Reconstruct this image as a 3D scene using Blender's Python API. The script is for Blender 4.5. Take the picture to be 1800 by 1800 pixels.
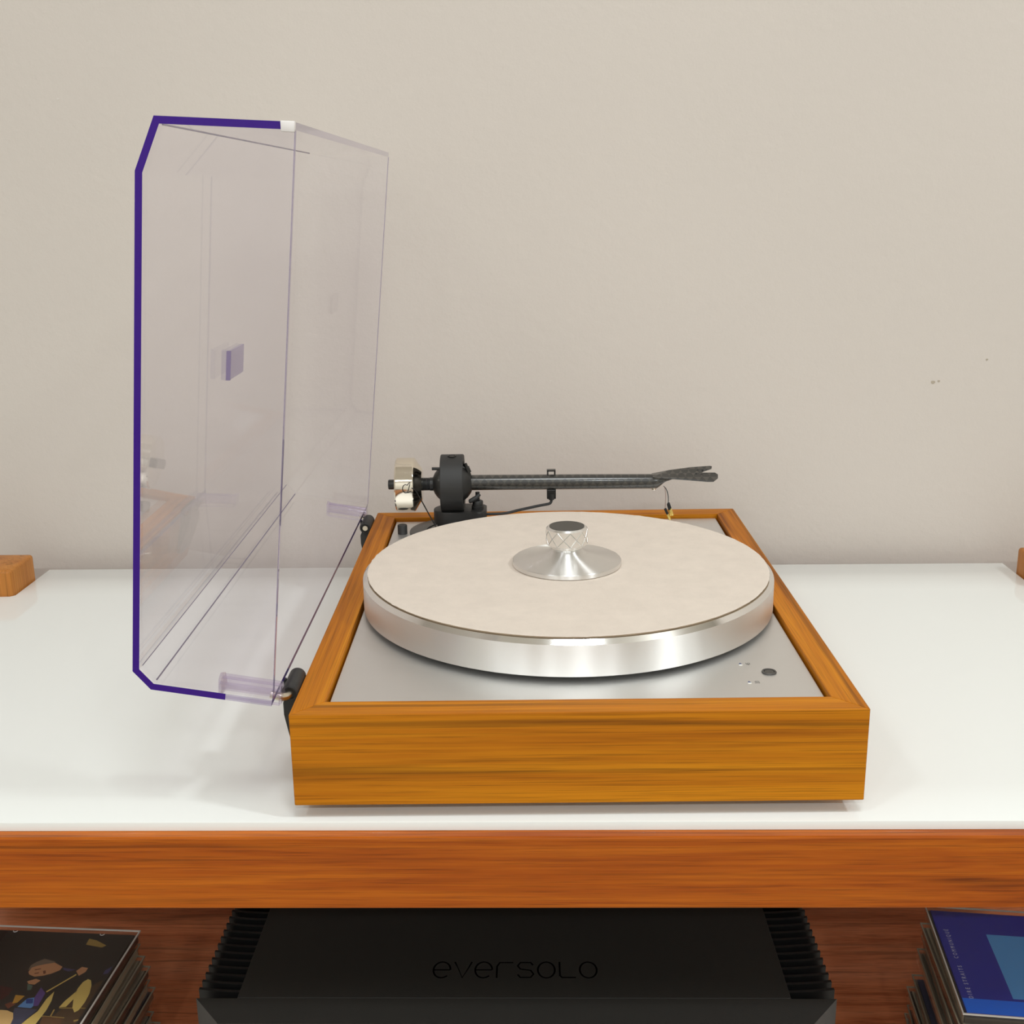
import bpy, bmesh, math, random
from mathutils import Vector, Matrix

for o in list(bpy.data.objects):
    bpy.data.objects.remove(o, do_unlink=True)
SC = bpy.context.scene
COL = SC.collection

# ------------------------------------------------------------------ camera
cam_data = bpy.data.cameras.new('camera')
cam_data.sensor_width = 36.0
cam_data.sensor_fit = 'HORIZONTAL'
cam_data.lens = 2036.57 / 1800 * 36.0
cam_data.clip_start = 0.01
cam = bpy.data.objects.new('camera', cam_data)
COL.objects.link(cam)
YAW, PITCH, ROLL = -0.0228, 0.2673, -0.0141
_f = Vector((math.sin(YAW) * math.cos(PITCH), math.cos(YAW) * math.cos(PITCH), -math.sin(PITCH)))
_r = Vector((math.cos(YAW), -math.sin(YAW), 0))
_u = _r.cross(_f)
_r2 = math.cos(ROLL) * _r + math.sin(ROLL) * _u
_u2 = -math.sin(ROLL) * _r + math.cos(ROLL) * _u
cam.matrix_world = Matrix(((_r2.x, _u2.x, -_f.x, 0.1515), (_r2.y, _u2.y, -_f.y, -0.6401), (_r2.z, _u2.z, -_f.z, 0.3624), (0, 0, 0, 1)))
SC.camera = cam

# ------------------------------------------------------------------ world, lamps, exposure
SC.view_settings.view_transform = 'Standard'
SC.view_settings.look = 'None'
SC.view_settings.gamma = 1.0
SC.view_settings.use_curve_mapping = False
SC.view_settings.exposure = -0.13
SC.cycles.transparent_max_bounces = 40
SC.cycles.max_bounces = 10
world = bpy.data.worlds.new('world')
SC.world = world
world.use_nodes = True
world.node_tree.nodes['Background'].inputs[0].default_value = (1.0, 0.95, 0.88, 1)
world.node_tree.nodes['Background'].inputs[1].default_value = 0.05

CEIL = 1.95
FLOOR = -0.75


def ceiling_lamp(name, loc, size, power, color=(1.0, 0.94, 0.86), target=None):
    l = bpy.data.lights.new(name, 'AREA')
    l.shape = 'DISK'
    l.size = size
    l.energy = power
    l.color = color
    o = bpy.data.objects.new(name, l)
    COL.objects.link(o)
    o.location = loc
    if target is not None:
        d = Vector(target) - Vector(loc)
        o.rotation_euler = d.to_track_quat('-Z', 'Y').to_euler()
    return o


LAMP = (0.91, 0.97, 1.0)
ceiling_lamp('ceiling_lamp', (1.75, -0.62, 1.80), 0.20, 16, LAMP, target=(0.1, 0.4, 0.2))
ceiling_lamp('ceiling_lamp', (0.3, -0.70, 1.93), 0.5, 14, LAMP)
ceiling_lamp('ceiling_lamp', (-1.0, -1.1, 1.93), 0.3, 9, LAMP)
for lx_ in (-1.25, -0.4, 0.55, 1.4):
    ceiling_lamp('ceiling_lamp', (lx_, -2.75, 1.93), 0.14, 13.5, LAMP)

# ------------------------------------------------------------------ material helpers
MATS = {}


def srgb(r, g, b):
    def c(v):
        v /= 255.0
        return v / 12.92 if v <= 0.04045 else ((v + 0.055) / 1.055) ** 2.4
    return (c(r), c(g), c(b), 1.0)


def new_mat(name):
    m = bpy.data.materials.new(name)
    m.use_nodes = True
    MATS[name] = m
    return m, m.node_tree.nodes, m.node_tree.links, m.node_tree.nodes['Principled BSDF']


def plain(name, col, rough=0.5, metal=0.0, spec=0.5, coat=0.0, bump=0.0, bscale=400.0, var=0.0):
    m, N, L, B = new_mat(name)
    B.inputs['Base Color'].default_value = col
    B.inputs['Roughness'].default_value = rough
    B.inputs['Metallic'].default_value = metal
    B.inputs['Specular IOR Level'].default_value = spec
    B.inputs['Coat Weight'].default_value = coat
    if bump or var:
        tc = N.new('ShaderNodeTexCoord')
        nz = N.new('ShaderNodeTexNoise')
        nz.inputs['Scale'].default_value = bscale
        nz.inputs['Detail'].default_value = 4
        L.new(tc.outputs['Object'], nz.inputs['Vector'])
        if bump:
            bp = N.new('ShaderNodeBump')
            bp.inputs['Strength'].default_value = bump
            bp.inputs['Distance'].default_value = 0.001
            L.new(nz.outputs['Fac'], bp.inputs['Height'])
            L.new(bp.outputs['Normal'], B.inputs['Normal'])
        if var:
            hsv = N.new('ShaderNodeHueSaturation')
            hsv.inputs['Color'].default_value = col
            mr = N.new('ShaderNodeMapRange')
            mr.inputs['To Min'].default_value = 1 - var
            mr.inputs['To Max'].default_value = 1 + var
            L.new(nz.outputs['Fac'], mr.inputs['Value'])
            L.new(mr.outputs['Result'], hsv.inputs['Value'])
            L.new(hsv.outputs['Color'], B.inputs['Base Color'])
    return m


def wood(name, dark, mid, light, axis, rough=0.4, across=55.0, along=1.6, seed=0.0, pores=0.35, coat=0.0, bump=0.05, streak=0.36):
    m, N, L, B = new_mat(name)
    tc = N.new('ShaderNodeTexCoord')

    def noise(al, ac, detail, dist=0.0, off=0.0):
        mp = N.new('ShaderNodeMapping')
        s = [ac, ac, ac]
        s[axis] = al
        mp.inputs['Scale'].default_value = s
        mp.inputs['Location'].default_value = (seed + off, seed * 1.7 + off, seed * 0.6)
        mp.inputs['Rotation'].default_value = ((0.0, math.radians(-1.6), math.radians(1.2)) if axis == 0 else (math.radians(1.2), 0.0, math.radians(-1.4)) if axis == 1 else (math.radians(1.3), math.radians(1.1), 0.0))
        nz = N.new('ShaderNodeTexNoise')
        nz.inputs['Scale'].default_value = 1.0
        nz.inputs['Detail'].default_value = detail
        nz.inputs['Roughness'].default_value = 0.6
        nz.inputs['Distortion'].default_value = dist
        L.new(tc.outputs['Object'], mp.inputs['Vector'])
        L.new(mp.outputs['Vector'], nz.inputs['Vector'])
        return nz.outputs['Fac']
    a = noise(along, across, 4.0, 1.2)
    b = noise(along * 2.2, across * 5, 3.0, 0.3, 3.1)
    c = noise(along * 9, across * 24, 2.0, 0.0, 7.7)
    d = noise(along * 0.8, across * 0.22, 1.0, 0.3, 5.2)

    def mul(x, k, y, j):
        mm = N.new('ShaderNodeMath')
        mm.operation = 'MULTIPLY_ADD'
        L.new(x, mm.inputs[0])
        mm.inputs[1].default_value = k
        if isinstance(y, float):
            mm.inputs[2].default_value = y
        else:
            L.new(y, mm.inputs[2])
        return mm.outputs[0]
    s = mul(a, 0.58, 0.0, 0)
    s = mul(b, 0.30, s, 0)
    s = mul(d, 0.32, s, 0)
    ramp = N.new('ShaderNodeValToRGB')
    ramp.color_ramp.elements[0].position = 0.43
    ramp.color_ramp.elements[0].color = dark
    ramp.color_ramp.elements[1].position = 0.74
    ramp.color_ramp.elements[1].color = light
    e = ramp.color_ramp.elements.new(0.55)
    e.color = mid
    L.new(s, ramp.inputs['Fac'])
    mr = N.new('ShaderNodeMapRange')
    mr.inputs['From Min'].default_value = 0.30
    mr.inputs['From Max'].default_value = 0.50
    mr.inputs['To Min'].default_value = 1.0 - pores
    mr.inputs['To Max'].default_value = 1.0
    L.new(c, mr.inputs['Value'])
    st = noise(along * 1.1, across * 1.9, 2.0, 0.8, 11.3)
    mr2 = N.new('ShaderNodeMapRange')
    mr2.inputs['From Min'].default_value = 0.33
    mr2.inputs['From Max'].default_value = 0.46
    mr2.inputs['To Min'].default_value = 1.0 - streak
    mr2.inputs['To Max'].default_value = 1.0
    L.new(st, mr2.inputs['Value'])
    pm = N.new('ShaderNodeMath')
    pm.operation = 'MULTIPLY'
    L.new(mr.outputs['Result'], pm.inputs[0])
    L.new(mr2.outputs['Result'], pm.inputs[1])
    mx = N.new('ShaderNodeMix')
    mx.data_type = 'RGBA'
    mx.blend_type = 'MULTIPLY'
    mx.inputs['Factor'].default_value = 1.0
    L.new(ramp.outputs['Color'], mx.inputs['A'])
    L.new(pm.outputs[0], mx.inputs['B'])
    L.new(mx.outputs['Result'], B.inputs['Base Color'])
    bp = N.new('ShaderNodeBump')
    bp.inputs['Strength'].default_value = bump
    bp.inputs['Distance'].default_value = 0.0005
    L.new(c, bp.inputs['Height'])
    L.new(bp.outputs['Normal'], B.inputs['Normal'])
    B.inputs['Roughness'].default_value = rough
    B.inputs['Coat Weight'].default_value = coat
    B.inputs['Specular IOR Level'].default_value = 0.2
    return m


def acrylic(name, tint, f0=0.04, haze=0.0, haze_col=(0.6, 0.55, 0.7, 1), rough=0.02):
    """clear sheet: straight transmission, Schlick mirror reflection, optional milky share"""
    m, N, L, B = new_mat(name)
    N.remove(B)
    out = N['Material Output']
    tr = N.new('ShaderNodeBsdfTransparent')
    tr.inputs['Color'].default_value = tint
    gl = N.new('ShaderNodeBsdfGlossy')
    gl.inputs['Color'].default_value = (1, 1, 1, 1)
    gl.inputs['Roughness'].default_value = rough
    lw = N.new('ShaderNodeLayerWeight')
    lw.inputs['Blend'].default_value = 0.5
    pw = N.new('ShaderNodeMath')
    pw.operation = 'POWER'
    pw.inputs[1].default_value = 5.0
    L.new(lw.outputs['Facing'], pw.inputs[0])
    ma = N.new('ShaderNodeMath')
    ma.operation = 'MULTIPLY_ADD'
    ma.inputs[1].default_value = 1 - f0
    ma.inputs[2].default_value = f0
    L.new(pw.outputs[0], ma.inputs[0])
    body = tr.outputs[0]
    if haze > 0:
        df = N.new('ShaderNodeBsdfDiffuse')
        df.inputs['Color'].default_value = haze_col
        m1 = N.new('ShaderNodeMixShader')
        m1.inputs['Fac'].default_value = haze
        L.new(tr.outputs[0], m1.inputs[1])
        L.new(df.outputs[0], m1.inputs[2])
        body = m1.outputs[0]
    mx = N.new('ShaderNodeMixShader')
    L.new(ma.outputs[0], mx.inputs['Fac'])
    L.new(body, mx.inputs[1])
    L.new(gl.outputs[0], mx.inputs[2])
    L.new(mx.outputs[0], out.inputs['Surface'])
    return m


def turned_metal(name, col, rough, aniso=0.75, rot=0.0):
    m, N, L, B = new_mat(name)
    B.inputs['Base Color'].default_value = col
    B.inputs['Metallic'].default_value = 1.0
    B.inputs['Roughness'].default_value = rough
    B.inputs['Anisotropic'].default_value = aniso
    B.inputs['Anisotropic Rotation'].default_value = rot
    tg = N.new('ShaderNodeTangent')
    tg.direction_type = 'RADIAL'
    tg.axis = 'Z'
    L.new(tg.outputs['Tangent'], B.inputs['Tangent'])
    return m


def brushed_plate(name, col):
    m, N, L, B = new_mat(name)
    B.inputs['Base Color'].default_value = col
    B.inputs['Metallic'].default_value = 1.0
    tc = N.new('ShaderNodeTexCoord')
    mp = N.new('ShaderNodeMapping')
    mp.inputs['Scale'].default_value = (30, 2500, 30)
    nz = N.new('ShaderNodeTexNoise')
    nz.inputs['Scale'].default_value = 1
    nz.inputs['Detail'].default_value = 3
    mr = N.new('ShaderNodeMapRange')
    mr.inputs['To Min'].default_value = 0.40
    mr.inputs['To Max'].default_value = 0.54
    L.new(tc.outputs['Object'], mp.inputs['Vector'])
    L.new(mp.outputs['Vector'], nz.inputs['Vector'])
    L.new(nz.outputs['Fac'], mr.inputs['Value'])
    L.new(mr.outputs['Result'], B.inputs['Roughness'])
    bp = N.new('ShaderNodeBump')
    bp.inputs['Strength'].default_value = 0.04
    bp.inputs['Distance'].default_value = 0.0002
    L.new(nz.outputs['Fac'], bp.inputs['Height'])
    L.new(bp.outputs['Normal'], B.inputs['Normal'])
    return m


def plaster(name, col):
    m, N, L, B = new_mat(name)
    B.inputs['Roughness'].default_value = 0.85
    B.inputs['Specular IOR Level'].default_value = 0.2
    tc = N.new('ShaderNodeTexCoord')
    n1 = N.new('ShaderNodeTexNoise')
    n1.inputs['Scale'].default_value = 110
    n1.inputs['Detail'].default_value = 5
    n1.inputs['Roughness'].default_value = 0.6
    n2 = N.new('ShaderNodeTexNoise')
    n2.inputs['Scale'].default_value = 3.0
    n2.inputs['Detail'].default_value = 3
    for n in (n1, n2):
        L.new(tc.outputs['Object'], n.inputs['Vector'])
    bp = N.new('ShaderNodeBump')
    bp.inputs['Strength'].default_value = 0.22
    bp.inputs['Distance'].default_value = 0.0018
    L.new(n1.outputs['Fac'], bp.inputs['Height'])
    L.new(bp.outputs['Normal'], B.inputs['Normal'])
    mr = N.new('ShaderNodeMapRange')
    mr.inputs['To Min'].default_value = 0.96
    mr.inputs['To Max'].default_value = 1.04
    L.new(n2.outputs['Fac'], mr.inputs['Value'])
    hsv = N.new('ShaderNodeHueSaturation')
    hsv.inputs['Color'].default_value = col
    L.new(mr.outputs['Result'], hsv.inputs['Value'])
    L.new(hsv.outputs['Color'], B.inputs['Base Color'])
    return m


def carbon(name):
    m, N, L, B = new_mat(name)
    tc = N.new('ShaderNodeTexCoord')
    mp = N.new('ShaderNodeMapping')
    mp.inputs['Scale'].default_value = (190, 190, 190)
    mp.inputs['Rotation'].default_value = (0, math.radians(45), 0)
    ck = N.new('ShaderNodeTexChecker')
    ck.inputs['Scale'].default_value = 1.0
    ck.inputs['Color1'].default_value = srgb(66, 62, 56)
    ck.inputs['Color2'].default_value = srgb(38, 36, 33)
    L.new(tc.outputs['Object'], mp.inputs['Vector'])
    L.new(mp.outputs['Vector'], ck.inputs['Vector'])
    L.new(ck.outputs['Color'], B.inputs['Base Color'])
    B.inputs['Roughness'].default_value = 0.42
    B.inputs['Coat Weight'].default_value = 0.7
    B.inputs['Coat Roughness'].default_value = 0.12
    return m


def sky_panel(name):
    m, N, L, B = new_mat(name)
    tc = N.new('ShaderNodeTexCoord')
    mp = N.new('ShaderNodeMapping')
    mp.inputs['Location'].default_value = (-1.0, -0.1, 0)
    mp.inputs['Rotation'].default_value = (0, 0, math.radians(38))
    mp.inputs['Scale'].default_value = (19, 19, 1)
    gr = N.new('ShaderNodeTexGradient')
    ramp = N.new('ShaderNodeValToRGB')
    ramp.color_ramp.elements[0].position = 0.0
    ramp.color_ramp.elements[0].color = srgb(90, 170, 240)
    ramp.color_ramp.elements[1].position = 0.75
    ramp.color_ramp.elements[1].color = srgb(245, 232, 222)
    L.new(tc.outputs['Object'], mp.inputs['Vector'])
    L.new(mp.outputs['Vector'], gr.inputs['Vector'])
    L.new(gr.outputs['Fac'], ramp.inputs['Fac'])
    L.new(ramp.outputs['Color'], B.inputs['Base Color'])
    B.inputs['Roughness'].default_value = 0.4
    return m


plaster('wall_plaster', srgb(211, 201, 192))
plain('wall_scuff', srgb(176, 163, 146), 0.8)
plain('white_paint', srgb(232, 229, 222), 0.8)
plain('ceiling_paint', srgb(235, 230, 222), 0.9)
wood('floor_wood', srgb(170, 162, 150), srgb(192, 186, 174), srgb(206, 200, 190), 0, 0.5, across=18, along=0.8, seed=4)
P_D, P_M, P_L = srgb(128, 66, 4), srgb(184, 107, 10), srgb(210, 134, 18)
wood('plinth_wood_x', P_D, P_M, P_L, 0, 0.5, across=52, along=1.5, seed=2.3)
wood('plinth_wood_y', P_D, P_M, P_L, 1, 0.5, across=52, along=1.5, seed=5.1)
R_D, R_M, R_L = srgb(108, 44, 4), srgb(166, 78, 8), srgb(198, 106, 18)
wood('rail_wood_x', R_D, R_M, R_L, 0, 0.33, across=60, along=2.2, seed=8.4, coat=0.15)
wood('rail_wood_y', R_D, R_M, R_L, 1, 0.33, across=60, along=2.2, seed=1.4, coat=0.15)
wood('post_wood', srgb(150, 88, 36), srgb(186, 118, 54), srgb(200, 134, 66), 2, 0.4, across=50, along=2.0, seed=6.6)
wood('shelf_wood', srgb(170, 86, 48), srgb(212, 122, 78), srgb(226, 140, 96), 0, 0.35, across=50, along=5, seed=3.9, coat=0.2)
plain('white_glass', srgb(240, 241, 237), 0.06, spec=0.55)
plain('glass_edge', srgb(214, 224, 216), 0.15)
brushed_plate('brushed_aluminium', (0.78, 0.77, 0.755, 1))
turned_metal('turned_aluminium', (0.90, 0.89, 0.87, 1), 0.36, 1.0, 0.25)
plain('grip_metal', (0.86, 0.85, 0.83, 1), 0.26, metal=1.0)
plain('groove_metal', (0.55, 0.53, 0.50, 1), 0.3, metal=1.0)
plain('polished_bevel', (0.92, 0.91, 0.89, 1), 0.12, metal=1.0)
sm = plain('suede', srgb(222, 209, 196), 0.95, spec=0.1, bump=0.3, bscale=900)
_N, _L = sm.node_tree.nodes, sm.node_tree.links
_nz = _N.new('ShaderNodeTexNoise'); _nz.inputs['Scale'].default_value = 55; _nz.inputs['Detail'].default_value = 6; _nz.inputs['Roughness'].default_value = 0.7
_tc = _N.new('ShaderNodeTexCoord'); _L.new(_tc.outputs['Object'], _nz.inputs['Vector'])
_mr = _N.new('ShaderNodeMapRange'); _mr.inputs['From Min'].default_value = 0.3; _mr.inputs['From Max'].default_value = 0.7
_mr.inputs['To Min'].default_value = 0.955; _mr.inputs['To Max'].default_value = 1.04
_L.new(_nz.outputs['Fac'], _mr.inputs['Value'])
_hs = _N.new('ShaderNodeHueSaturation'); _hs.inputs['Color'].default_value = srgb(222, 209, 196)
_L.new(_mr.outputs['Result'], _hs.inputs['Value']); _L.new(_hs.outputs['Color'], _N['Principled BSDF'].inputs['Base Color'])
plain('suede_gap_shade', srgb(170, 150, 126), 0.95, spec=0.1)  # darker mat side: gap shadow below the mat put into its colour
plain('black_plastic', srgb(36, 35, 34), 0.45)
plain('black_satin', srgb(44, 43, 42), 0.55, bump=0.05, bscale=1500)
plain('black_gloss', srgb(24, 24, 24), 0.25)
plain('dark_rubber', srgb(30, 29, 28), 0.8)
plain('grey_cap', srgb(76, 72, 66), 0.6)
plain('base_disc', srgb(92, 90, 88), 0.35, metal=0.6)
plain('chrome', (0.86, 0.80, 0.68, 1), 0.08, metal=1.0)
plain('hinge_rod', (0.72, 0.66, 0.54, 1), 0.25, metal=1.0)
plain('gold', (0.95, 0.72, 0.22, 1), 0.2, metal=1.0)
plain('wire_red', srgb(140, 110, 100), 0.5)
plain('wire_dark', srgb(70, 74, 76), 0.5)
plain('ink_black', srgb(20, 20, 20), 0.6)
plain('print_grey', srgb(120, 116, 110), 0.6)
plain('led_blue', srgb(70, 78, 120), 0.3)
plain('led_white', srgb(240, 238, 230), 0.4)
carbon('carbon_fibre')
acrylic('clear_acrylic', (0.981, 0.975, 0.988, 1))
acrylic('acrylic_lavender', (0.80, 0.76, 0.88, 1), haze=0.28, haze_col=srgb(150, 140, 172))
acrylic('acrylic_pocket', (0.93, 0.90, 0.955, 1), f0=0.09, haze=0.10, haze_col=srgb(190, 178, 205))
plain('purple_edge', srgb(56, 14, 126), 0.15, spec=0.3)
plain('violet_edge', srgb(128, 112, 150), 0.2)
plain('fold_shade', srgb(118, 108, 128), 0.3)
plain('cap_white', srgb(232, 226, 224), 0.2)
plain('amp_black', srgb(36, 34, 31), 0.5, bump=0.05, bscale=1200)
plain('amp_fin', srgb(20, 20, 20), 0.4)
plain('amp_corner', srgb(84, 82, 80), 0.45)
plain('amp_letter', (0.0008, 0.0008, 0.0008, 1), 1.0, spec=0.0)
acrylic('jewel_case', (0.985, 0.98, 0.975, 1), f0=0.022, haze=0.012, haze_col=srgb(190, 178, 160), rough=0.05)
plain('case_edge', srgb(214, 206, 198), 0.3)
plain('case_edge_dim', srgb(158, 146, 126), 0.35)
plain('tray_dark', srgb(62, 54, 46), 0.5)
plain('tray_grey', srgb(128, 116, 100), 0.5)
plain('paper', srgb(190, 176, 152), 0.7)
plain('paper_dark', srgb(70, 58, 56), 0.7)
plain('cover_navy', srgb(30, 44, 168), 0.4, var=0.12, bscale=60)
plain('cover_blue', srgb(8, 118, 252), 0.4)
plain('title_ink', srgb(215, 215, 235), 0.5)
plain('cover_night', srgb(42, 37, 36), 0.4)
sky_panel('cover_sky')
PRINT = {
    'umber': srgb(84, 62, 42),
    'gold': srgb(228, 198, 112), 'tan': srgb(176, 144, 76), 'skin': srgb(208, 150, 108), 'skin_dark': srgb(120, 62, 40),
    'hair': srgb(128, 108, 92), 'lilac': srgb(78, 72, 116), 'teal': srgb(96, 118, 108), 'yellow': srgb(200, 146, 50),
    'shirt': srgb(96, 146, 204), 'purple': srgb(98, 70, 140), 'slate': srgb(72, 74, 98), 'drum': srgb(232, 190, 124),
    'brown': srgb(104, 70, 44), 'maroon': srgb(74, 24, 24), 'deep_blue': srgb(36, 66, 140)}
for k, v in PRINT.items():
    plain('print_' + k, v, 0.4)

# ------------------------------------------------------------------ mesh helpers


def link_mesh(name, bm, mats, parent=None, smooth=None, loc=None):
    me = bpy.data.meshes.new(name)
    bmesh.ops.recalc_face_normals(bm, faces=bm.faces)
    bm.to_mesh(me)
    bm.free()
    if isinstance(mats, str):
        mats = [mats]
    for m in mats:
        me.materials.append(MATS[m])
    if smooth is not None:
        for p in me.polygons:
            p.use_smooth = True
        me.set_sharp_from_angle(angle=math.radians(smooth))
    o = bpy.data.objects.new(name, me)
    COL.objects.link(o)
    if parent is not None:
        o.parent = parent
    if loc is not None:
        o.location = loc
    return o


def add_box(bm, x0, x1, y0, y1, z0, z1, bevel=0.0, mi=0, seg=2):
    vs = [bm.verts.new((x, y, z)) for x in (x0, x1) for y in (y0, y1) for z in (z0, z1)]
    idx = ((0, 1, 3, 2), (4, 6, 7, 5), (0, 4, 5, 1), (2, 3, 7, 6), (0, 2, 6, 4), (1, 5, 7, 3))
    fs = [bm.faces.new([vs[i] for i in f]) for f in idx]
    for f in fs:
        f.material_index = mi
    if bevel > 0:
        es = list({e for f in fs for e in f.edges})
        bmesh.ops.bevel(bm, geom=es, offset=bevel, segments=seg, profile=0.5, affect='EDGES', material=-1)
    return fs


def add_prism(bm, pts, lo, hi, axis=2, mi=0, mi_side=None):
    """polygon pts (2D) extruded along axis; axis 2: (x,y)->z ; axis 1: (x,z)->y ; axis 0: (y,z)->x"""
    def P(p, t):
        if axis == 2:
            return (p[0], p[1], t)
        if axis == 1:
            return (p[0], t, p[1])
        return (t, p[0], p[1])
    a = [bm.verts.new(P(p, lo)) for p in pts]
    b = [bm.verts.new(P(p, hi)) for p in pts]
    f = bm.faces.new(a)
    f.material_index = mi
    f = bm.faces.new(b)
    f.material_index = mi
    n = len(pts)
    for i in range(n):
        f = bm.faces.new((a[i], a[(i + 1) % n], b[(i + 1) % n], b[i]))
        f.material_index = mi if mi_side is None else mi_side


def add_lathe(bm, prof, origin=(0, 0, 0), axis=2, n=64, mi=None):
    """prof: list of (radius, height) open profile; ends closed by tiny radius 0"""
    ox, oy, oz = origin
    rings = []
    for (r, h) in prof:
        ring = []
        if r < 1e-7:
            pts = [(0, 0)]
        else:
            pts = [(r * math.cos(2 * math.pi * k / n), r * math.sin(2 * math.pi * k / n)) for k in range(n)]
        for (a, b) in pts:
            if axis == 2:
                c = (ox + a, oy + b, oz + h)
            elif axis == 0:
                c = (ox + h, oy + a, oz + b)
            else:
                c = (ox + a, oy + h, oz + b)
            ring.append(bm.verts.new(c))
        rings.append(ring)
    for i in range(len(rings) - 1):
        A, Bq = rings[i], rings[i + 1]
        for k in range(n):
            k2 = (k + 1) % n
            if len(A) == 1 and len(Bq) == 1:
                continue
            if len(A) == 1:
                f = bm.faces.new((A[0], Bq[k], Bq[k2]))
            elif len(Bq) == 1:
                f = bm.faces.new((A[k], A[k2], Bq[0]))
            else:
                f = bm.faces.new((A[k], A[k2], Bq[k2], Bq[k]))
            if mi:
                f.material_index = mi[i]


def add_tube(bm, pts, r, n=12, caps=True, mi=0):
    pts = [Vector(p) for p in pts]
    rad = r if isinstance(r, (list, tuple)) else [r] * len(pts)
    up = None
    rings = []
    for i, p in enumerate(pts):
        if i == 0:
            t = pts[1] - p
        elif i == len(pts) - 1:
            t = p - pts[i - 1]
        else:
            t = (pts[i + 1] - p).normalized() + (p - pts[i - 1]).normalized()
        t.normalize()
        if up is None:
            up = t.orthogonal().normalized()
        else:
            up = (up - t * up.dot(t)).normalized()
        s = t.cross(up)
        rings.append([bm.verts.new(p + rad[i] * (math.cos(2 * math.pi * k / n) * up + math.sin(2 * math.pi * k / n) * s)) for k in range(n)])
    for i in range(len(rings) - 1):
        for k in range(n):
            k2 = (k + 1) % n
            f = bm.faces.new((rings[i][k], rings[i][k2], rings[i + 1][k2], rings[i + 1][k]))
            f.material_index = mi
    if caps:
        bm.faces.new(rings[0]).material_index = mi
        bm.faces.new(rings[-1]).material_index = mi


def bez(p0, p1, p2, p3, n=12):
    out = []
    for i in range(n + 1):
        t = i / n
        out.append(tuple((1 - t) ** 3 * a + 3 * (1 - t) ** 2 * t * b + 3 * (1 - t) * t * t * c + t ** 3 * d for a, b, c, d in zip(p0, p1, p2, p3)))
    return out


def arc(cx, cy, r, a0, a1, n=8):
    return [(cx + r * math.cos(math.radians(a0 + (a1 - a0) * i / n)), cy + r * math.sin(math.radians(a0 + (a1 - a0) * i / n))) for i in range(n + 1)]


def tag(o, label=None, cat=None, group=None, kind=None):
    if label:
        o['label'] = label
    if cat:
        o['category'] = cat
    if group:
        o['group'] = group
    if kind:
        o['kind'] = kind
    return o


def empty(name, loc=(0, 0, 0), rz=0.0, parent=None):
    o = bpy.data.objects.new(name, None)
    o.empty_display_size = 0.02
    COL.objects.link(o)
    o.location = loc
    o.rotation_euler = (0, 0, rz)
    if parent is not None:
        o.parent = parent
    return o


def text_part(name, body, size, mat, parent, loc, rz, fit=None, spacing=1.0, extrude=0.00003):
    cu = bpy.data.curves.new(name, 'FONT')
    cu.body = body
    cu.size = size
    cu.space_character = spacing
    cu.extrude = extrude
    cu.resolution_u = 3
    t = bpy.data.objects.new(name, cu)
    COL.objects.link(t)
    dg = bpy.context.evaluated_depsgraph_get()
    me = bpy.data.meshes.new_from_object(t.evaluated_get(dg))
    bpy.data.objects.remove(t, do_unlink=True)
    bpy.data.curves.remove(cu)
    me.name = name
    xs = [v.co.x for v in me.vertices]
    if fit:
        k = fit / (max(xs) - min(xs))
        x0 = min(xs)
        for v in me.vertices:
            v.co.x = (v.co.x - x0) * k
    me.materials.clear()
    me.materials.append(MATS[mat])
    o = bpy.data.objects.new(name, me)
    COL.objects.link(o)
    o.parent = parent
    o.location = loc
    o.rotation_euler = (0, 0, rz)
    return o


def struct(name, bm, mat):
    o = link_mesh(name, bm, mat)
    o['kind'] = 'structure'
    return o


# ------------------------------------------------------------------ room
WALL_Y = 0.53
X0, X1, Y0 = -2.4, 2.6, -3.6
bm = bmesh.new(); add_box(bm, X0 - .1, X1 + .1, WALL_Y, WALL_Y + 0.1, FLOOR, CEIL); struct('wall_back', bm, 'wall_plaster')
bm = bmesh.new(); add_box(bm, X0 - .1, X0, Y0, WALL_Y, FLOOR, CEIL); struct('wall_left', bm, 'white_paint')
bm = bmesh.new(); add_box(bm, X1, X1 + .1, Y0, WALL_Y, FLOOR, CEIL); struct('wall_right', bm, 'white_paint')
bm = bmesh.new(); add_box(bm, X0 - .1, X1 + .1, Y0 - .1, Y0, FLOOR, CEIL); struct('wall_front', bm, 'white_paint')
bm = bmesh.new(); add_box(bm, X0 - .1, X1 + .1, Y0 - .1, WALL_Y + .1, FLOOR - .1, FLOOR); struct('floor', bm, 'floor_wood')
bm = bmesh.new(); add_box(bm, X0 - .1, X1 + .1, Y0 - .1, WALL_Y + .1, CEIL, CEIL + .1); struct('ceiling', bm, 'ceiling_paint')

wall_back = bpy.data.objects['wall_back']
for (x, z, r, m) in ((-0.3059, 0.4570, 0.0012, 'case_edge'), (0.1660, 0.1793, 0.0009, 'case_edge'), (0.5516, 0.1740, 0.0022, 'wall_scuff'), (0.5572, 0.1751, 0.0014, 'wall_scuff'), (0.6035, 0.1964, 0.0012, 'wall_scuff')):
    bm = bmesh.new()
    add_prism(bm, [(x + r * (1 + .3 * math.sin(3 * a)) * math.cos(a), z + r * .8 * math.sin(a)) for a in [i * math.pi / 4 for i in range(8)]], WALL_Y - .0003, WALL_Y + .0005, 1)
    link_mesh('paint_speck', bm, m, wall_back)

# ------------------------------------------------------------------ sideboard (open wooden rack)
RT, RB = -0.0162, -0.0660          # rail top / bottom
FRONT = -0.0103
REAR = 0.478
PXL0, PXL1 = -0.4180, -0.3625
PXR0, PXR1 = 0.6315, 0.6870
SHELF = -0.276
rack = empty('sideboard', (0.1345, 0.234, FLOOR))
tag(rack, 'long reddish wooden open sideboard with posts rising beside the white glass top', 'sideboard')


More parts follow.
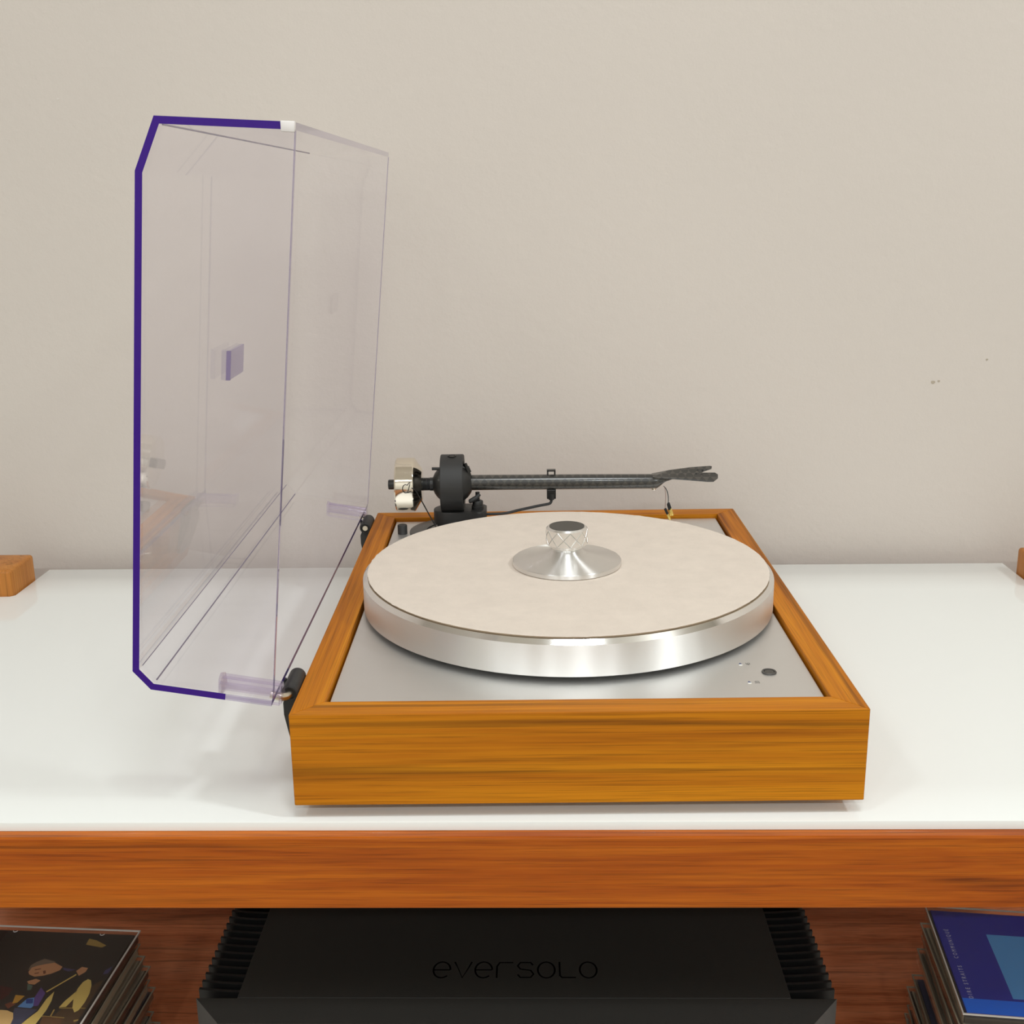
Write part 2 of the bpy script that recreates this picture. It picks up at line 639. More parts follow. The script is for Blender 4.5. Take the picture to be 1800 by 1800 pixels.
def rackpart(name, bm, mat, smooth=None):
    o = link_mesh(name, bm, mat, None, smooth)
    o.parent = rack
    o.matrix_parent_inverse = Matrix.Translation((-0.1345, -0.234, -FLOOR))
    return o


bm = bmesh.new(); add_box(bm, PXL1, PXR0, FRONT, FRONT + 0.026, RB, RT, 0.0012); rackpart('front_rail', bm, 'rail_wood_x')
bm = bmesh.new(); add_box(bm, PXL1, PXR0, REAR - 0.03, REAR - 0.004, RB, RT, 0.0012); rackpart('rear_rail', bm, 'rail_wood_x')
for (a, b) in ((PXL0 + .012, PXL0 + .038), (PXR1 - .038, PXR1 - .012)):
    bm = bmesh.new(); add_box(bm, a, b, FRONT + 0.0555, REAR - 0.0555, RB, RT, 0.0012); rackpart('side_rail', bm, 'rail_wood_y')
for (a, b) in ((PXL0, PXL1), (PXR0, PXR1)):
    for (c, d) in ((REAR - 0.0555, REAR), (FRONT, FRONT + 0.0555)):
        bm = bmesh.new(); add_box(bm, a, b, c, d, FLOOR, 0.0160, 0.0035, seg=3); rackpart('post', bm, 'post_wood', 40)
bm = bmesh.new(); add_box(bm, PXL1, PXR0, FRONT + 0.004, REAR - 0.004, SHELF - 0.022, SHELF, 0.001); rackpart('shelf_board', bm, 'shelf_wood')
bm = bmesh.new(); add_box(bm, PXL1, PXR0, FRONT + 0.004, REAR - 0.004, -0.622, -0.6, 0.001); rackpart('shelf_board', bm, 'shelf_wood')

# white back-painted glass top with rounded notches around the four posts
g = 0.0015
gl, gr_, gf, gb = PXL0 - 0.004, PXR1 + 0.004, -0.0022, 0.506
il, ir = PXL1 + g, PXR0 - g
yn = REAR - 0.0555 - g
yf = FRONT + 0.0555 + g
rr = 0.004
pts = [(il, gf), (ir, gf)]
pts += [(ir, yf - rr)] + arc(ir + rr, yf - rr, rr, 180, 90, 6)
pts += [(gr_, yf), (gr_, yn)]
pts += arc(ir + rr, yn + rr, rr, 270, 180, 6)
pts += [(ir, gb), (il, gb)]
pts += arc(il - rr, yn + rr, rr, 0, -90, 6)
pts += [(gl, yn), (gl, yf)]
pts += arc(il - rr, yf - rr, rr, 90, 0, 6)
bm = bmesh.new()
add_prism(bm, pts, -0.0160, -0.010, 2)
es = [e for e in bm.edges if abs(e.verts[0].co.z - e.verts[1].co.z) < 1e-6 and e.verts[0].co.z > -0.011]
bmesh.ops.bevel(bm, geom=es, offset=0.0009, segments=2, profile=0.5, affect='EDGES')
gt = link_mesh('glass_tabletop', bm, 'white_glass', None, 30)
tag(gt, 'glossy white glass sheet lying on the wooden sideboard under the turntable', 'tabletop')

# ------------------------------------------------------------------ turntable
TT = 0.014
W, D, H = 0.351, 0.462, 0.0609
tt = empty('turntable', (0, 0, 0), TT)
tag(tt, 'wooden framed record turntable with silver platter and raised clear dust cover', 'turntable')


def part(name, bm, mats, smooth=None, parent=None):
    return link_mesh(name, bm, mats, parent or tt, smooth)


# frame rails with mitred corners
fw = 0.0190


def rail(pts, mat):
    bm = bmesh.new()
    add_prism(bm, pts, 0.0, H, 2)
    es = [e for e in bm.edges]
    bmesh.ops.bevel(bm, geom=es, offset=0.0005, segments=2, profile=0.5, affect='EDGES')
    return part('frame_rail', bm, mat)


rail([(0, 0), (W, 0), (W - fw, fw), (fw, fw)], 'plinth_wood_x')
rail([(0, D), (fw, D - fw), (W - fw, D - fw), (W, D)], 'plinth_wood_x')
rail([(0, 0), (fw, fw), (fw, D - fw), (0, D)], 'plinth_wood_y')
rail([(W, 0), (W, D), (W - fw, D - fw), (W - fw, fw)], 'plinth_wood_y')
PZ = 0.0572
bm = bmesh.new(); add_box(bm, fw, W - fw, fw, D - fw, 0.004, 0.046); part('sub_chassis', bm, 'dark_rubber')
bm = bmesh.new(); add_box(bm, fw + .0018, W - fw - .0018, fw + .0012, D - fw - .0018, 0.046, PZ, 0.0004); part('top_plate', bm, 'brushed_aluminium')
for (x, y) in ((.05, .05), (W - .05, .05), (.05, D - .05), (W - .05, D - .05)):
    bm = bmesh.new()
    add_lathe(bm, [(0, 0), (.019, 0), (.021, .002), (.021, .012), (0, .012)], (x, y, -0.010), n=32)
    part('foot', bm, 'dark_rubber', 40)

# platter
PX, PY = 0.1767, 0.2072
pl = empty('platter', (PX, PY, 0), 0, tt)
bm = bmesh.new()
add_lathe(bm, [(0, .0608), (.1545, .0608), (.1560, .0616), (.1560, .0834), (.1530, .0864), (.10, .0864), (0, .0864)], n=160,
          mi=[0, 0, 0, 1, 1, 1])
part('platter_rim', bm, ['turned_aluminium', 'polished_bevel'], 25, pl)
bm = bmesh.new()
add_lathe(bm, [(0, PZ - .001), (.085, PZ - .001), (.085, .0608), (0, .0608)], n=64)
part('sub_platter', bm, 'black_plastic', 40, pl)
# speed button with marks
bt = empty('speed_button', (0.3038, 0.0654, PZ), 0, tt)
bm = bmesh.new()
add_lathe(bm, [(.0034, 0), (.0049, 0), (.0049, .0006), (.0046, .0010), (.0036, .0008), (.0034, -.0002)], n=32)
part('button_ring', bm, 'base_disc', 40, bt)
bm = bmesh.new()
add_lathe(bm, [(0, -.0004), (.0033, -.0004), (.0033, .0003), (.0029, .0007), (0, .0007)], n=32)
part('button_cap', bm, 'grey_cap', 40, bt)
for (x, y, s) in ((.2875, .0802, '45'), (.2878, .0502, '33')):
    bm = bmesh.new()
    add_prism(bm, [(x - .0012, y - .0012), (x + .0012, y - .0012), (x, y + .0014)], PZ, PZ + .0003, 2)
    part('speed_indicator', bm, 'led_blue')
    bm = bmesh.new()
    add_box(bm, x - .0011, x + .0011, y - .0024, y - .0014, PZ, PZ + .0003)
    part('speed_indicator', bm, 'led_white')
    text_part('speed_number', s, 0.0042, 'print_grey', tt, (x + .0066, y - .0024, PZ + .0001), math.radians(90))

# small post and arm base on the plate
bm = bmesh.new()
add_lathe(bm, [(0, 0), (.0045, 0), (.0045, .0080), (.0041, .0086), (0, .0086)], (.0305, .400, PZ), n=28)
part('arm_stud', bm, 'black_satin', 40)

arm = empty('tonearm', (0.0785, 0.405, PZ), 0, tt)
AX, AY, AZ = 0.0785, 0.405, 0.104


def apart(name, bm, mats, smooth=None):
    o = link_mesh(name, bm, mats, None, smooth)
    for v in o.data.vertices:
        v.co -= Vector((AX, AY, PZ))
    o.parent = arm
    return o


bm = bmesh.new()
add_lathe(bm, [(0, 0), (.0415, 0), (.0415, .0015), (.0400, .0022), (.026, .0022), (.026, .0012), (.022, .0012), (.022, .003), (0, .003)], (AX, AY, PZ), n=72)
apart('base_plate', bm, 'base_disc', 35)
bm = bmesh.new()
add_lathe(bm, [(0, PZ), (.0155, PZ), (.0155, .068), (0, .068)], (AX, AY, 0), n=40)
apart('pillar', bm, 'black_plastic', 40)
# lift platform: rounded long block
pp = arc(AX - .002, AY, .0165, 90, 270, 14) + [(.100, AY - .0165)] + arc(.1015, AY - .0085, .008, -90, 0, 5) + arc(.1015, AY + .0085, .008, 0, 90, 5)
bm = bmesh.new()
add_prism(bm, pp, .0665, .0800, 2)
es = [e for e in bm.edges if abs(e.verts[0].co.z - e.verts[1].co.z) < 1e-6]
bmesh.ops.bevel(bm, geom=es, offset=.0012, segments=2, profile=0.5, affect='EDGES')
apart('lift_platform', bm, 'black_plastic', 40)
# upright ring of the gimbal, axis along the arm
bm = bmesh.new()
RC = .1043
add_lathe(bm, [(.0205, -.0100), (.0262, -.0106), (.0268, -.0098), (.0268, .0098), (.0262, .0106), (.0205, .0100), (.0205, -.0100)], (.0785, AY, RC), axis=0, n=72)
apart('bearing_ring', bm, 'black_satin', 35)
bm = bmesh.new()
add_lathe(bm, [(0, 0), (.0040, 0), (.0040, .0009), (.0032, .0009), (.0032, .0004), (0, .0004)], (.0787, AY - .004, RC + .0262), axis=2, n=24)
apart('bearing_screw', bm, 'black_gloss', 40)
bm = bmesh.new()
prof = [(0, -.0195)] + [(.0192 * math.sin(math.radians(a)), -.0192 * math.cos(math.radians(a))) for a in range(18, 163, 12)] + [(0, .0192)]
add_lathe(bm, prof, (.0785, AY, AZ), axis=0, n=48)
apart('bearing_block', bm, 'black_plastic', 40)
for s in (-1, 1):
    bm = bmesh.new()
    add_lathe(bm, [(0, 0), (.003, 0), (.003, .004), (0, .004)], (.0785, AY + s * .0205 - .002, AZ), axis=1, n=16)
    apart('pivot_pin', bm, 'black_gloss', 40)
bm = bmesh.new()
add_lathe(bm, [(0, .012), (.0095, .012), (.0095, .0165), (.0088, .0172), (0, .0172)], (.0785, AY, AZ), axis=0, n=40)
apart('arm_collar', bm, 'black_plastic', 40)
# rear shaft and counterweight
bm = bmesh.new()
pr = [(0, .0186), (.0042, .0186), (.0046, .0192), (.0046, .027), (.0054, .027), (.0054, .0500)]
for i in range(5):
    x = .0505 + i * .0013
    pr += [(.0060, x), (.0060, x + .0007), (.0054, x + .0008)]
pr += [(.0062, .0572), (.0062, .0625), (0, .0625)]
add_lathe(bm, pr, (0, AY, AZ - .0005), axis=0, n=32)
apart('rear_shaft', bm, 'black_plastic', 40)
bm = bmesh.new()
add_lathe(bm, [(.0056, .0262), (.0238, .0262), (.0250, .0274), (.0250, .0428), (.0246, .0436), (.0143, .0503), (.0056, .0503), (.0056, .0262)], (0, AY, AZ - .0006), axis=0, n=80)
apart('counterweight', bm, 'chrome', 25)
# script lettering wrapped on the counterweight rim facing the viewer
CWR = .02515


def on_rim(x, h):
    a = h / CWR
    return (x, AY - CWR * math.cos(a), AZ - .0006 + CWR * math.sin(a))


base = math.radians(14) * CWR
bm = bmesh.new()
cpts = [on_rim(.0370 + .0028 * math.cos(math.radians(a)), base - .004 + .0038 * math.sin(math.radians(a))) for a in range(55, 311, 15)]
add_tube(bm, cpts, .00042, 6)
lp = [(.0388, -.0008), (.0398, .0012), (.0412, .0020), (.0408, -.0005), (.0392, -.0058), (.0386, -.0078), (.0396, -.0076), (.0410, -.0066), (.0422, -.0070)]
add_tube(bm, [on_rim(x, base + h) for (x, h) in lp], .00042, 6)
apart('rim_lettering', bm, 'ink_black')
# anti-skate pin and thread
bm = bmesh.new()
add_tube(bm, [(.0600, AY - .006, .1195), (.0700, AY - .006, .1195)], .0014, 10)
apart('antiskate_pin', bm, 'black_gloss', 40)
bm = bmesh.new()
add_tube(bm, [(.0425, AY - .0245, .1060), (.0455, AY - .0262, .1050), (.0468, AY - .0256, .1030), (.0700, AY - .034, .0600)], .0006, 8)
apart('antiskate_thread', bm, 'black_gloss', 40)
bm = bmesh.new()
add_tube(bm, [(.0905, AY - .004, .1235), (.0950, AY - .004, .1105)], .0019, 10)
add_tube(bm, [(.0870, AY - .003, .1200), (.0925, AY - .003, .1190), (.0938, AY - .003, .1150)], .0026, 10)
apart('locking_arm', bm, 'black_gloss', 40)
# cueing lift
bm = bmesh.new()
add_lathe(bm, [(0, .0795), (.0058, .0795), (.0058, .0830), (.0050, .0836), (.0050, .0872), (.0044, .0880), (0, .0880)], (.1015, AY - .003, 0), n=28)
apart('lift_cylinder', bm, 'black_plastic', 40)
bm = bmesh.new()
add_lathe(bm, [(0, .087), (.0020, .087), (.0020, .0962), (0, .0962)], (.1015, AY - .003, 0), n=16)
apart('lift_rod', bm, 'black_gloss', 40)
bm = bmesh.new()
add_tube(bm, [(.0935, AY - .009, .0888), (.0950, AY - .009, .0890), (.1000, AY - .007, .0914), (.1035, AY - .005, .0945)], [.0016, .0022, .0022, .0016], 10)
apart('cueing_lever', bm, 'black_satin', 40)
# arm tube, slightly tapered, cut obliquely where the headshell begins
bm = bmesh.new()
n = 28
rings = []
for (x, r, zc) in ((.094, .0072, .1045), (.20, .0070, .1041), (.262, .0068, .1037), (.2680, .0067, .1036)):
    rings.append([bm.verts.new((x, AY + r * math.cos(2 * math.pi * k / n), zc + r * math.sin(2 * math.pi * k / n))) for k in range(n)])
for sx, lift in ((.2, .15), (.55, .5), (1.0, 1.0)):
    ring = []
    for k in range(n):
        s = math.sin(2 * math.pi * k / n)
        low = max(0.0, -s + 0.55) / 1.55
        z = .1036 + .0067 * s
        zt = .1036 + .0060
        x = .2680 + .0140 * sx
        ring.append(bm.verts.new((x, AY + .0067 * math.cos(2 * math.pi * k / n) * (1 - .5 * sx), z + (.1094 - z) * lift * min(1, low * 1.2))))
    rings.append(ring)
for i in range(len(rings) - 1):
    for k in range(n):
        k2 = (k + 1) % n
        bm.faces.new((rings[i][k], rings[i][k2], rings[i + 1][k2], rings[i + 1][k]))
bm.faces.new(rings[0]); bm.faces.new(rings[-1])
apart('arm_tube', bm, 'carbon_fibre', 50)
# forked flat headshell, rolled towards the viewer
hs = [(-.016, .0062), (.000, .0066), (.020, .0088), (.0385, .0105), (.0405, .0098), (.0400, .0080), (.0300, .0030), (.0290, .0012), (.0315, .0008),
      (.0420, .0006), (.0445, -.0020), (.0440, -.0060), (.0395, -.0108), (.0340, -.0108), (.018, -.0084), (.004, -.0066), (-.016, -.0062)]
bm = bmesh.new()
roll = math.radians(26)


def hsp(u, v, w):
    wgt = min(1.0, max(0.0, (u + .018) / .024))
    ro = roll * wgt
    return (.2800 + u, AY + v * math.cos(ro) - w * math.sin(ro), .1084 + .0018 * wgt + v * math.sin(ro) + w * math.cos(ro))


lo = [bm.verts.new(hsp(u, v, -.0009)) for (u, v) in hs]
hi = [bm.verts.new(hsp(u, v, .0009)) for (u, v) in hs]
bm.faces.new(lo); bm.faces.new(hi)
for i in range(len(hs)):
    j = (i + 1) % len(hs)
    bm.faces.new((lo[i], lo[j], hi[j], hi[i]))
bmesh.ops.triangulate(bm, faces=[f for f in bm.faces if len(f.verts) > 4])
apart('headshell', bm, 'carbon_fibre')
for (u, v) in ((.0245, -.0012), (.0295, -.0020), (.0262, .0040), (.0310, .0034)):
    bm = bmesh.new()
    add_prism(bm, [hsp(u + .0011 * math.cos(a * math.pi / 4), v + .0009 * math.sin(a * math.pi / 4), 0)[:2] for a in range(8)], 0, 1, 2)
    for vtx in bm.verts:
        vtx.co.z = hsp(u, v, .00095)[2] + (vtx.co.y - hsp(u, v, 0)[1]) * math.tan(roll) + (.0002 if vtx.co.z > .5 else -.0002)
    apart('headshell_slot', bm, 'ink_black')
# arm rest clip and its bent rod
bm = bmesh.new()
cx = .1702
add_box(bm, cx - .0040, cx - .0026, AY - .0025, AY + .0025, .1095, .1158)
add_box(bm, cx + .0026, cx + .0040, AY - .0025, AY + .0025, .1095, .1158)
add_box(bm, cx - .0040, cx + .0040, AY - .0025, AY + .0025, .1146, .1160)
add_box(bm, cx - .0042, cx + .0042, AY - .0045, AY + .0045, .0888, .0978, .0005)
apart('rest_clip', bm, 'black_gloss')
bm = bmesh.new()
add_lathe(bm, [(0, .0880), (.0026, .0880), (.0030, .0890), (.0030, .0935), (0, .0935)], (cx, AY - .0030, 0), n=16)
apart('rest_socket', bm, 'black_plastic', 40)
bm = bmesh.new()
add_tube(bm, [(.1060, AY - .004, .0750), (.1200, AY - .004, .0752)] + bez((.1200, AY - .004, .0752), (.131, AY - .004, .0752), (.133, AY - .004, .0772), (.142, AY - .004, .0790), 6)[1:]
         + bez((.142, AY - .004, .0790), (.150, AY - .004, .0806), (.158, AY - .004, .0826), (.166, AY - .004, .0838), 4)[1:]
         + bez((.166, AY - .004, .0838), (.169, AY - .004, .0843), (.1702, AY - .004, .0848), (.1702, AY - .003, .0885), 6)[1:], .0013, 10)
apart('rest_rod', bm, 'black_satin', 40)
# grub screw, cartridge wires and gold plugs
bm = bmesh.new()
add_lathe(bm, [(0, .0955), (.0018, .0955), (.0020, .0962), (.0020, .0980), (0, .0980)], (.2655, AY, 0), n=16)
apart('grub_screw', bm, 'chrome', 40)
plug = [((.2790, AY - .002, .0822), (.25, .0, -.97), 'wire_dark'), ((.2798, AY + .002, .0822), (.33, .0, -.94), 'wire_dark'),
        ((.2762, AY - .003, .0780), (.42, .0, -.91), 'wire_red'), ((.2800, AY + .005, .0800), (.40, .0, -.92), 'wire_red')]
for (p, d, wm) in plug:
    p = Vector(p); d = Vector(d).normalized()
    bm = bmesh.new()
    add_tube(bm, [p, p + d * .0058], .0012, 10)
    sl = apart('wire_plug', bm, 'dark_rubber', 40)
    bm = bmesh.new()
    add_tube(bm, [p + d * .0056, p + d * .0066, p + d * .0118], [.0010, .0012, .0010], 10)
    apart('plug_pin', bm, 'gold', 40)
    bm = bmesh.new()
    add_tube(bm, bez((.2745, AY, .0990), (.2775, AY, .0975), tuple(p + Vector((.0005, 0, .009))), tuple(p), 10), .00030, 6)
    apart('cartridge_wire', bm, wm, 40)

# ------------------------------------------------------------------ dust cover (raised)
dc = empty('dust_cover', (-0.0115, 0.231, 0.066), 0, tt)
DCO = Vector((-0.0115, 0.231, 0.066))


def dpart(name, bm, mats, smooth=None):
    o = link_mesh(name, bm, mats, None, smooth)
    for v in o.data.vertices:
        v.co -= DCO
    o.parent = dc
    return o


A_, B_, C_, D_, E_, G_, F_ = (.0250, .4010), (-.0488, .4052), (-.0615, .3775), (-.0915, .0905), (-.0817, .0786), (-.0375, .07134), (-.0099, .0668)
outer = [A_, B_, C_, D_, E_, G_, F_]
th = 0.0040


def offset_in(P, t):
    out = []
    n = len(P)
    for i in range(n):
        p = Vector((P[i][0], P[i][1]))
        dirs = []
        if i > 0:
            dirs.append((p - Vector(P[i - 1])).normalized())
        if i < n - 1:
            dirs.append((Vector(P[i + 1]) - p).normalized())
        # polyline runs counter-clockwise (top right -> left -> bottom right), interior on the left hand
        ns = [Vector((-d.y, d.x)) for d in dirs]
        if len(ns) == 1:
            out.append(tuple(p + ns[0] * t))
        else:
            m = (ns[0] + ns[1]).normalized()
            out.append(tuple(p + m * (t / m.dot(ns[0]))))
    return out


inner = offset_in(outer, th)
bm = bmesh.new()
YN, YF = 0.0, 0.462
vo = [[bm.verts.new((p[0], y, p[1])) for p in outer] for y in (YN, YF)]
vi = [[bm.verts.new((p[0], y, p[1])) for p in inner] for y in (YN, YF)]
for i in range(6):
    bm.faces.new((vo[0][i], vo[0][i + 1], vo[1][i + 1], vo[1][i])).material_index = 0
    bm.faces.new((vi[0][i], vi[0][i + 1], vi[1][i + 1], vi[1][i])).material_index = 0
    for s in (0, 1):
        bm.faces.new((vo[s][i], vo[s][i + 1], vi[s][i + 1], vi[s][i])).material_index = 1 if (s == 0 and i < 5) else (2 if s == 0 else 0)
bm.faces.new((vo[0][0], vi[0][0], vi[1][0], vo[1][0])).material_index = 2
bm.faces.new((vo[0][6], vi[0][6], vi[1][6], vo[1][6])).material_index = 1
dpart('cover_shell', bm, ['clear_acrylic', 'purple_edge', 'acrylic_lavender'])
inn = offset_in(outer, th + 0.0002)
for y0 in (0.0012, YF - 0.0042):
    bm = bmesh.new()
    add_prism(bm, inn, y0, y0 + 0.003, 1)
    dpart('end_panel', bm, 'clear_acrylic')
    # narrow free edge of the panel
    a, b = Vector(inn[0]), Vector(inn[-1])
    d = (b - a).normalized()
    nrm = Vector((-d.y, d.x))
    if nrm.x < 0:
        nrm = -nrm
    bm = bmesh.new()
    add_prism(bm, [tuple(a), tuple(b), tuple(b + nrm * .0005), tuple(a + nrm * .0005)], y0, y0 + 0.003, 1)
    dpart('panel_edge', bm, 'acrylic_lavender')
# added thin tubes, painted-in refractive darkening where the sheet is bent
for (k, r, y1) in ((1, .00035, YF), (3, .0003, YF), (4, .0005, YF)):
    bm = bmesh.new()
    add_tube(bm, [(inn[k][0], .006, inn[k][1]), (inn[k][0], y1 - .006, inn[k][1])], r, 6)
    dpart('fold_shade_line', bm, 'fold_shade', 50)
# pale cap at the upper front corner
bm = bmesh.new()
add_prism(bm, [(.0178, .3962), (.0250, .3957), (.0256, .4013), (.0178, .4018)], -.0012, .0034, 1)
es = list(bm.edges)
bmesh.ops.bevel(bm, geom=es, offset=.0006, segments=2, profile=0.5, affect='EDGES')
dpart('corner_cap', bm, 'cap_white', 40)
# finger tab on the middle of the top panel
nx = Vector((C_[0] - D_[0], 0, C_[1] - D_[1])).normalized()


def on_top(z):
    t = (z - D_[1]) / (C_[1] - D_[1])
    return D_[0] + (C_[0] - D_[0]) * t


bm = bmesh.new()
x_lo, x_hi = on_top(.2345) + .0042, on_top(.2560) + .0042
add_prism(bm, [(x_lo, .2345), (x_lo + .003, .2345), (x_hi + .003, .2560), (x_hi, .2560)], .1985, .2400, 1)
es = list(bm.edges)
bmesh.ops.bevel(bm, geom=es, offset=.0005, segments=1, profile=0.5, affect='EDGES')
dpart('finger_tab', bm, 'acrylic_lavender')
bm = bmesh.new()
add_prism(bm, [(x_lo - .0001, .2345), (x_lo + .0032, .2345), (x_hi + .0032, .2560), (x_hi - .0001, .2560)], .1972, .1984, 1)
dpart('tab_edge', bm, 'violet_edge')


# hinge sockets of clear plastic, metal rods and black hinge bodies
def lid_bottom(x):
    t = (x - E_[0]) / (F_[0] - E_[0])
    return E_[1] + (F_[1] - E_[1]) * t


for (yc, s) in ((.0225, -1), (.4395, 1)):
    xs0, xs1 = -.0440, -.0085
    z0, z1 = lid_bottom(xs0), lid_bottom(xs1)
    bm = bmesh.new()
    for (dy, dz, r) in ((-.0062, .0030, .0011), (.0062, .0030, .0011), (-.0070, -.0056, .0010), (.0070, -.0056, .0010), (0, .0042, .0010)):
        add_tube(bm, [(xs0, yc + dy, z0 + dz), (xs1, yc + dy, z1 + dz)], r, 10)
    add_tube(bm, [(xs0, yc, z0), (xs1, yc, z1)], .0042, 20)
    dpart('hinge_socket', bm, 'acrylic_pocket', 40)
    for (xa, k) in ((xs0 - .0012, 1.0), (xs1 - .0004, .8)):
        bm = bmesh.new()
        zc = lid_bottom(xa)
        add_prism(bm, [(yc - .009 * k, zc - .0055), (yc + .009 * k, zc - .0055), (yc + .006 * k, zc + .0048 * k), (yc, zc + .0068 * k), (yc - .006 * k, zc + .0048 * k)], xa, xa + .0016, 0)
        dpart('socket_flange', bm, 'acrylic_pocket')
    bm = bmesh.new()
    ya, yb = (.034, .064) if s < 0 else (.410, .440)
    hx, hz = -.0058, .0600
    add_lathe(bm, [(0, ya + .0012), (.0036, ya + .0012), (.0040, ya), (.0052, ya + .0004), (.0054, ya + .0015), (.0054, yb - .0015), (.0046, yb), (0, yb)], (hx, 0, hz), axis=1, n=32)
    hb = part('hinge', bm, 'black_satin', 40)
    bm = bmesh.new()
    add_prism(bm, [(-.0004, .016), (-.0060, .018), (-.0085, .030), (-.0110, .044), (-.0112, .052), (-.0085, .058), (-.0004, .058)], ya + .003, yb, 1)
    es = list(bm.edges)
    bmesh.ops.bevel(bm, geom=es, offset=.0006, segments=2, profile=0.5, affect='EDGES')
    part('hinge_bracket', bm, 'black_plastic', 40, hb)
    bm = bmesh.new()
    ym = ya + (yb - ya) * .42
    add_box(bm, hx - .0062, hx - .0045, ym, ym + .003, hz - .001, hz + .004)
    part('hinge_notch', bm, 'ink_black', None, hb)
    bm = bmesh.new()
    if s < 0:
        add_tube(bm, bez((hx, ya + .004, hz), (hx, ya - .008, hz), (hx - .001, yc - .0005, hz + .002), (-.0150, yc, hz + .0048), 12), .0026, 14)
    else:
        add_tube(bm, bez((hx, yb - .004, hz), (hx, yb + .006, hz), (hx - .001, yc, hz + .002), (-.0150, yc, hz + .0048), 12), .0026, 14)
    part('hinge_rod', bm, 'hinge_rod', 40, hb)
    if s > 0:
        bm = bmesh.new()
        add_tube(bm, [(hx, ya + .003, hz), (hx, ya - .0006, hz)], .0024, 14)
        part('hinge_pin', bm, 'hinge_rod', 40, hb)

# ------------------------------------------------------------------ mat and record weight (lie on the platter)
RZ = Matrix.Rotation(TT, 4, 'Z')
wp = RZ @ Vector((PX, PY, 0))
bm = bmesh.new()
rng = random.Random(5)
nn = 220
MT, MB = .0880, .0866
top_r = [.1524 + rng.uniform(-.00018, .00018) + (rng.uniform(.0002, .0006) if rng.random() < .06 else 0) for _ in range(nn)]
vt = [bm.verts.new((top_r[k] * math.cos(2 * math.pi * k / nn), top_r[k] * math.sin(2 * math.pi * k / nn), MT - .0002)) for k in range(nn)]
vi2 = [bm.verts.new((.1515 * math.cos(2 * math.pi * k / nn), .1515 * math.sin(2 * math.pi * k / nn), MT)) for k in range(nn)]
vb = [bm.verts.new((.1518 * math.cos(2 * math.pi * k / nn), .1518 * math.sin(2 * math.pi * k / nn), MB)) for k in range(nn)]
bm.faces.new(vi2)
bm.faces.new(vb).material_index = 1
for k in range(nn):
    k2 = (k + 1) % nn
    bm.faces.new((vt[k], vt[k2], vi2[k2], vi2[k]))
    bm.faces.new((vt[k], vt[k2], vb[k2], vb[k])).material_index = 1
matob = link_mesh('platter_mat', bm, ['suede', 'suede_gap_shade'])
matob.location = (wp.x, wp.y, 0)
tag(matob, 'round cream suede mat lying on the silver turntable platter', 'mat')

wt = empty('record_weight', (wp.x, wp.y, MT + .0002))
tag(wt, 'silver metal record weight with knurled grip standing on the cream mat', 'record weight')
bm = bmesh.new()
add_lathe(bm, [(0, 0), (.0408, 0), (.0417, .0006), (.0417, .0034), (.0412, .0039), (.036, .0046), (.026, .0066), (.018, .0089), (.0135, .0108), (.0117, .0124), (.0112, .0140), (.0112, .0150), (0, .0150)], n=112)
link_mesh('weight_base', bm, 'turned_aluminium', wt, 22)
bm = bmesh.new()
add_lathe(bm, [(0, .0142), (.0128, .0142), (.0128, .0152), (.0148, .0160), (.0157, .0166), (.0157, .0286), (.0142, .0300), (.0136, .0300), (0, .0300)], n=80)
grip = link_mesh('weight_grip', bm, 'grip_metal', wt, 30)
bm = bmesh.new()
add_lathe(bm, [(0, .0296), (.0134, .0296), (.0134, .0303), (0, .0303)], n=64)
link_mesh('grip_cap', bm, 'grey_cap', wt, 40)
for sgn in (1, -1):
    for k in range(10):
        bm = bmesh.new()
        ps = []
        for i in range(9):
            t = i / 8
            a = math.radians(36 * k + sgn * 36 * (t - .5) + 8)
            ps.append((.01568 * math.cos(a), .01568 * math.sin(a), .0170 + .0112 * t))
        add_tube(bm, ps, .00032, 6)
        link_mesh('knurl_groove', bm, 'groove_metal', grip, 50)

# ------------------------------------------------------------------ amplifier on the shelf
amp = empty('amplifier', (0.133, 0.16, SHELF + .0002))
tag(amp, 'black audio amplifier with ribbed cooling fins on the shelf under the turntable', 'amplifier')
AO = Vector((0.133, 0.16, SHELF))


def ampart(name, bm, mats, smooth=None):
    o = link_mesh(name, bm, mats, None, smooth)
    for v in o.data.vertices:
        v.co -= AO
    o.parent = amp
    return o


ZA = -0.158
aL, aR = -0.0815, 0.3485
bm = bmesh.new()
add_box(bm, aL + .0275, aR - .0300, .0235, .345, SHELF + .012, ZA, .0008)
ampart('body', bm, 'amp_black')
bm = bmesh.new(); add_box(bm, aL + .006, aR - .006, .0240, .340, SHELF + .012, ZA - .020); ampart('lower_body', bm, 'amp_fin')
# front block with chamfered corners
ch = .021
bm = bmesh.new()
fp = [(aL, .0232), (aL + ch, -.0015), (aR - ch, -.0015), (aR, .0232)]
add_prism(bm, fp, SHELF + .012, ZA, 2)
for f in bm.faces:
    nrm = f.normal
bm.normal_update()
for f in bm.faces:
    c = f.calc_center_median()
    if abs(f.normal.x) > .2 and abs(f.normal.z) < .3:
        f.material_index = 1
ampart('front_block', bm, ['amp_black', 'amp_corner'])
bm = bmesh.new(); add_box(bm, aL + .03, aR - .03, -.0040, -.0015, SHELF + .02, ZA - .004, .0005); ampart('display_window', bm, 'black_gloss')
